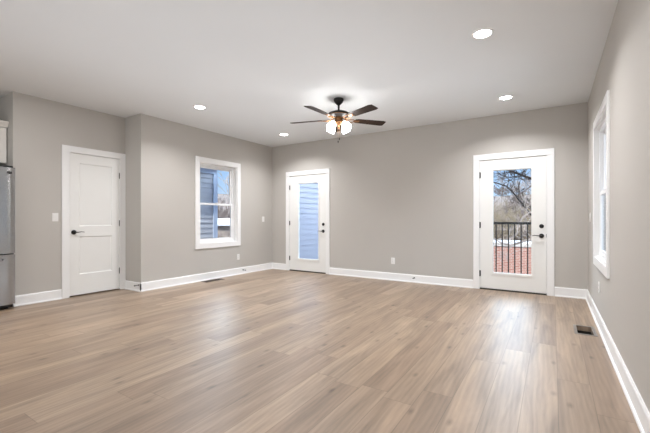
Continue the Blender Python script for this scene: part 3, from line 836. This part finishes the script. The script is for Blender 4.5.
# ------------------------------------------------------------------ bare trees
RMIN = .016
def grow(bm, rng, p, d, L, r, depth, spread, seg=4, keep_up=.25):
    n = 4; pts = [p.copy()]; rad = [r]; q = p.copy(); dd = d.copy()
    for i in range(n):
        dd = (dd+Vector((rng.gauss(0, .13), rng.gauss(0, .13), rng.gauss(0, .10)+keep_up*.12))).normalized()
        q = q+dd*(L/n); pts.append(q.copy()); rad.append(max(RMIN, r*(1-.45*(i+1)/n)))
    tube(bm, pts, rad, seg if depth > 2 else 3, False)
    if depth == 0: return
    kids = rng.choice((2, 3, 3))
    for k in range(kids):
        i = n if k == 0 else rng.randint(2, n)
        side = Vector((rng.gauss(0, 1), rng.gauss(0, 1), rng.gauss(0, .6))); side -= dd*side.dot(dd)
        nd = (dd*(1-.25*spread)+side.normalized()*spread*rng.uniform(.55, 1.1)+Vector((0, 0, keep_up*.4))).normalized()
        grow(bm, rng, pts[i], nd, L*rng.uniform(.62, .82), rad[i]*(.78 if k == 0 else .6), depth-1, spread, seg, keep_up)
def tree_mesh(seed, h, r, depth, spread, m, name='bare_tree'):
    rng = random.Random(seed); bm = nb()
    grow(bm, rng, Vector((0, 0, -.3)), Vector((rng.gauss(0, .05), rng.gauss(0, .05), 1)).normalized(), h*.30, r, depth, spread, 6)
    me = bpy.data.meshes.new(name); bm.to_mesh(me); bm.free(); me.materials.append(m)
    return me
kinds = [tree_mesh(3, 7.5, .11, 6, .62, M['bark']), tree_mesh(8, 8.5, .10, 6, .55, M['bark_pale']), tree_mesh(21, 7.0, .10, 6, .70, M['bark']), tree_mesh(34, 6.0, .08, 6, .66, M['brush'])]
rng = random.Random(5)
def put_tree(me, x, y, s, rz, label, group):
    o = bpy.data.objects.new('bare_tree', me); COL.objects.link(o)
    o.location = (x, y, ghill(x, y)); o.rotation_euler = (0, 0, rz); o.scale = (s, s, s)
    tag(o, label, 'tree', group)
hill_label = ['bare grey brown tree among many on the wooded hill', 'bare pale barked tree among many on the wooded hill', 'bare grey brown tree among many on the wooded hill', 'bare yellowish tree among many on the wooded hill']
for i in range(34):
    y = 25+22*(i/34)+rng.uniform(-1, 1); fy_ = y
    x = rng.uniform(-.15, -.015)*y + rng.uniform(-1.5, 1.5)
    k = rng.choice((0, 0, 1, 2, 2, 3))
    put_tree(kinds[k], x, y, rng.uniform(.36, .60), rng.uniform(0, 6.28), hill_label[k], 'bare trees on the wooded hill seen through the right glass door' if k in (0, 2) else ('pale bare trees on the wooded hill' if k == 1 else 'yellowish bare trees on the wooded hill'))
for i in range(12):
    dist = 31+i*1.2; a = .90+rng.uniform(-.055, .05)
    x = -dist*.745; y = dist*.667+rng.uniform(-1.6, 1.6)
    k = rng.choice((0, 1, 2))
    put_tree(kinds[k], x, y, rng.uniform(.7, 1.0), rng.uniform(0, 6.28), 'bare tree beyond the garage, seen past the blue house', 'bare trees beyond the garage seen through the left window')

# big tree by the balcony, its limbs crossing the upper part of the right door's glass
RMIN = .005
bt = thing('shade_tree', 'large bare tree whose dark limbs cross the right glass door', 'tree', (.25, 11.0, -3.2))
bm = nb(); rng = random.Random(11)
O = Vector((.25, 11.0, -3.2))
trunk = [(0, 0, 0), (-.03, .05, 2.0), (-.08, 0, 4.0), (-.03, -.1, 5.6), (-.1, 0, 7.5)]
tube(bm, trunk, [.20, .17, .14, .11, .05], 10); obj('trunk', bm, M['bark_dark'], bt, True)
def limb(pts, r0, r1, mname, seed, twigs, tl=.5):
    rg = random.Random(seed); bm = nb(); P = [Vector(p)-O for p in pts]
    n = len(P); tube(bm, P, [r0+(r1-r0)*i/(n-1) for i in range(n)], 7)
    for k in range(twigs):
        i = rg.randint(0, n-2); f = rg.random(); p = P[i].lerp(P[i+1], f); d = (P[i+1]-P[i]).normalized()
        s = Vector((rg.gauss(0, 1), rg.gauss(0, .5), rg.gauss(.2, 1))).normalized()
        grow(bm, rg, p, (d*.5+s).normalized(), tl*rg.uniform(.6, 1.2), (r0+r1)*.20, 3, .6, 4)
    obj('limb', bm, M[mname], bt, True)

limb([(.20, 11.0, .75), (-.15, 10.95, 1.05), (-.45, 10.9, 1.20), (-.53, 10.9, 1.30), (-.67, 10.9, 1.50), (-.84, 10.85, 1.76), (-1.04, 10.8, 2.0), (-1.22, 10.8, 2.08), (-1.45, 10.75, 2.16)], .034, .014, 'bark_dark', 2, 12, .38)
limb([(.22, 11.0, 1.9), (-.28, 11.05, 2.13), (-.51, 11.1, 2.22), (-.87, 11.1, 2.40), (-1.11, 11.15, 2.53), (-1.4, 11.2, 2.60)], .045, .016, 'bark_dark', 6, 16, .45)
limb([(.20, 11.0, 1.6), (-.30, 11.1, 1.98), (-.49, 11.1, 2.02), (-.70, 11.15, 1.84), (-.92, 11.2, 1.70)], .022, .010, 'bark', 9, 10, .35)
limb([(.22, 11.0, 2.4), (-.35, 10.9, 2.70), (-.75, 10.8, 2.75), (-1.25, 10.8, 2.9)], .03, .012, 'bark_dark', 12, 16, .5)
limb([(.20, 11.0, .3), (-.42, 11.1, .60), (-.75, 11.2, .48), (-.99, 11.2, .38), (-1.26, 11.25, .46), (-1.5, 11.3, .62)], .040, .018, 'bark_pale', 15, 10, .35)
limb([(.20, 11.0, .95), (-.50, 10.8, 1.30), (-.66, 10.8, 1.17), (-.78, 10.75, .98), (-.80, 10.7, .72)], .026, .014, 'bark_pale', 18, 6, .3)  # sunlight on this limb is painted in as pale bark

def bush(x, y, h, seed, mname, label):
    rg = random.Random(seed); bm = nb()
    for k in range(26):
        a = rg.uniform(0, 6.28); d = Vector((math.cos(a)*rg.uniform(.1, .8), math.sin(a)*rg.uniform(.1, .8), 1)).normalized()
        grow(bm, rg, Vector((math.cos(a)*.1, math.sin(a)*.1, -.1)), d, h*.5, .022, 3, .6, 3)
    o = obj('bush', bm, M[mname]); o.location = (x, y, ghill(x, y)); tag(o, label, 'bush')
RMIN = .014
bush(-3.75, 25.5, 4.6, 41, 'brush', 'tall yellow brown bush left of the view through the right glass door')
bush(-2.2, 26.5, 3.6, 42, 'brush', 'yellow brown bush just beyond the middle of the brick building')
bush(-1.0, 25.6, 3.2, 43, 'bark', 'grey brown bush at the right beyond the brick building')
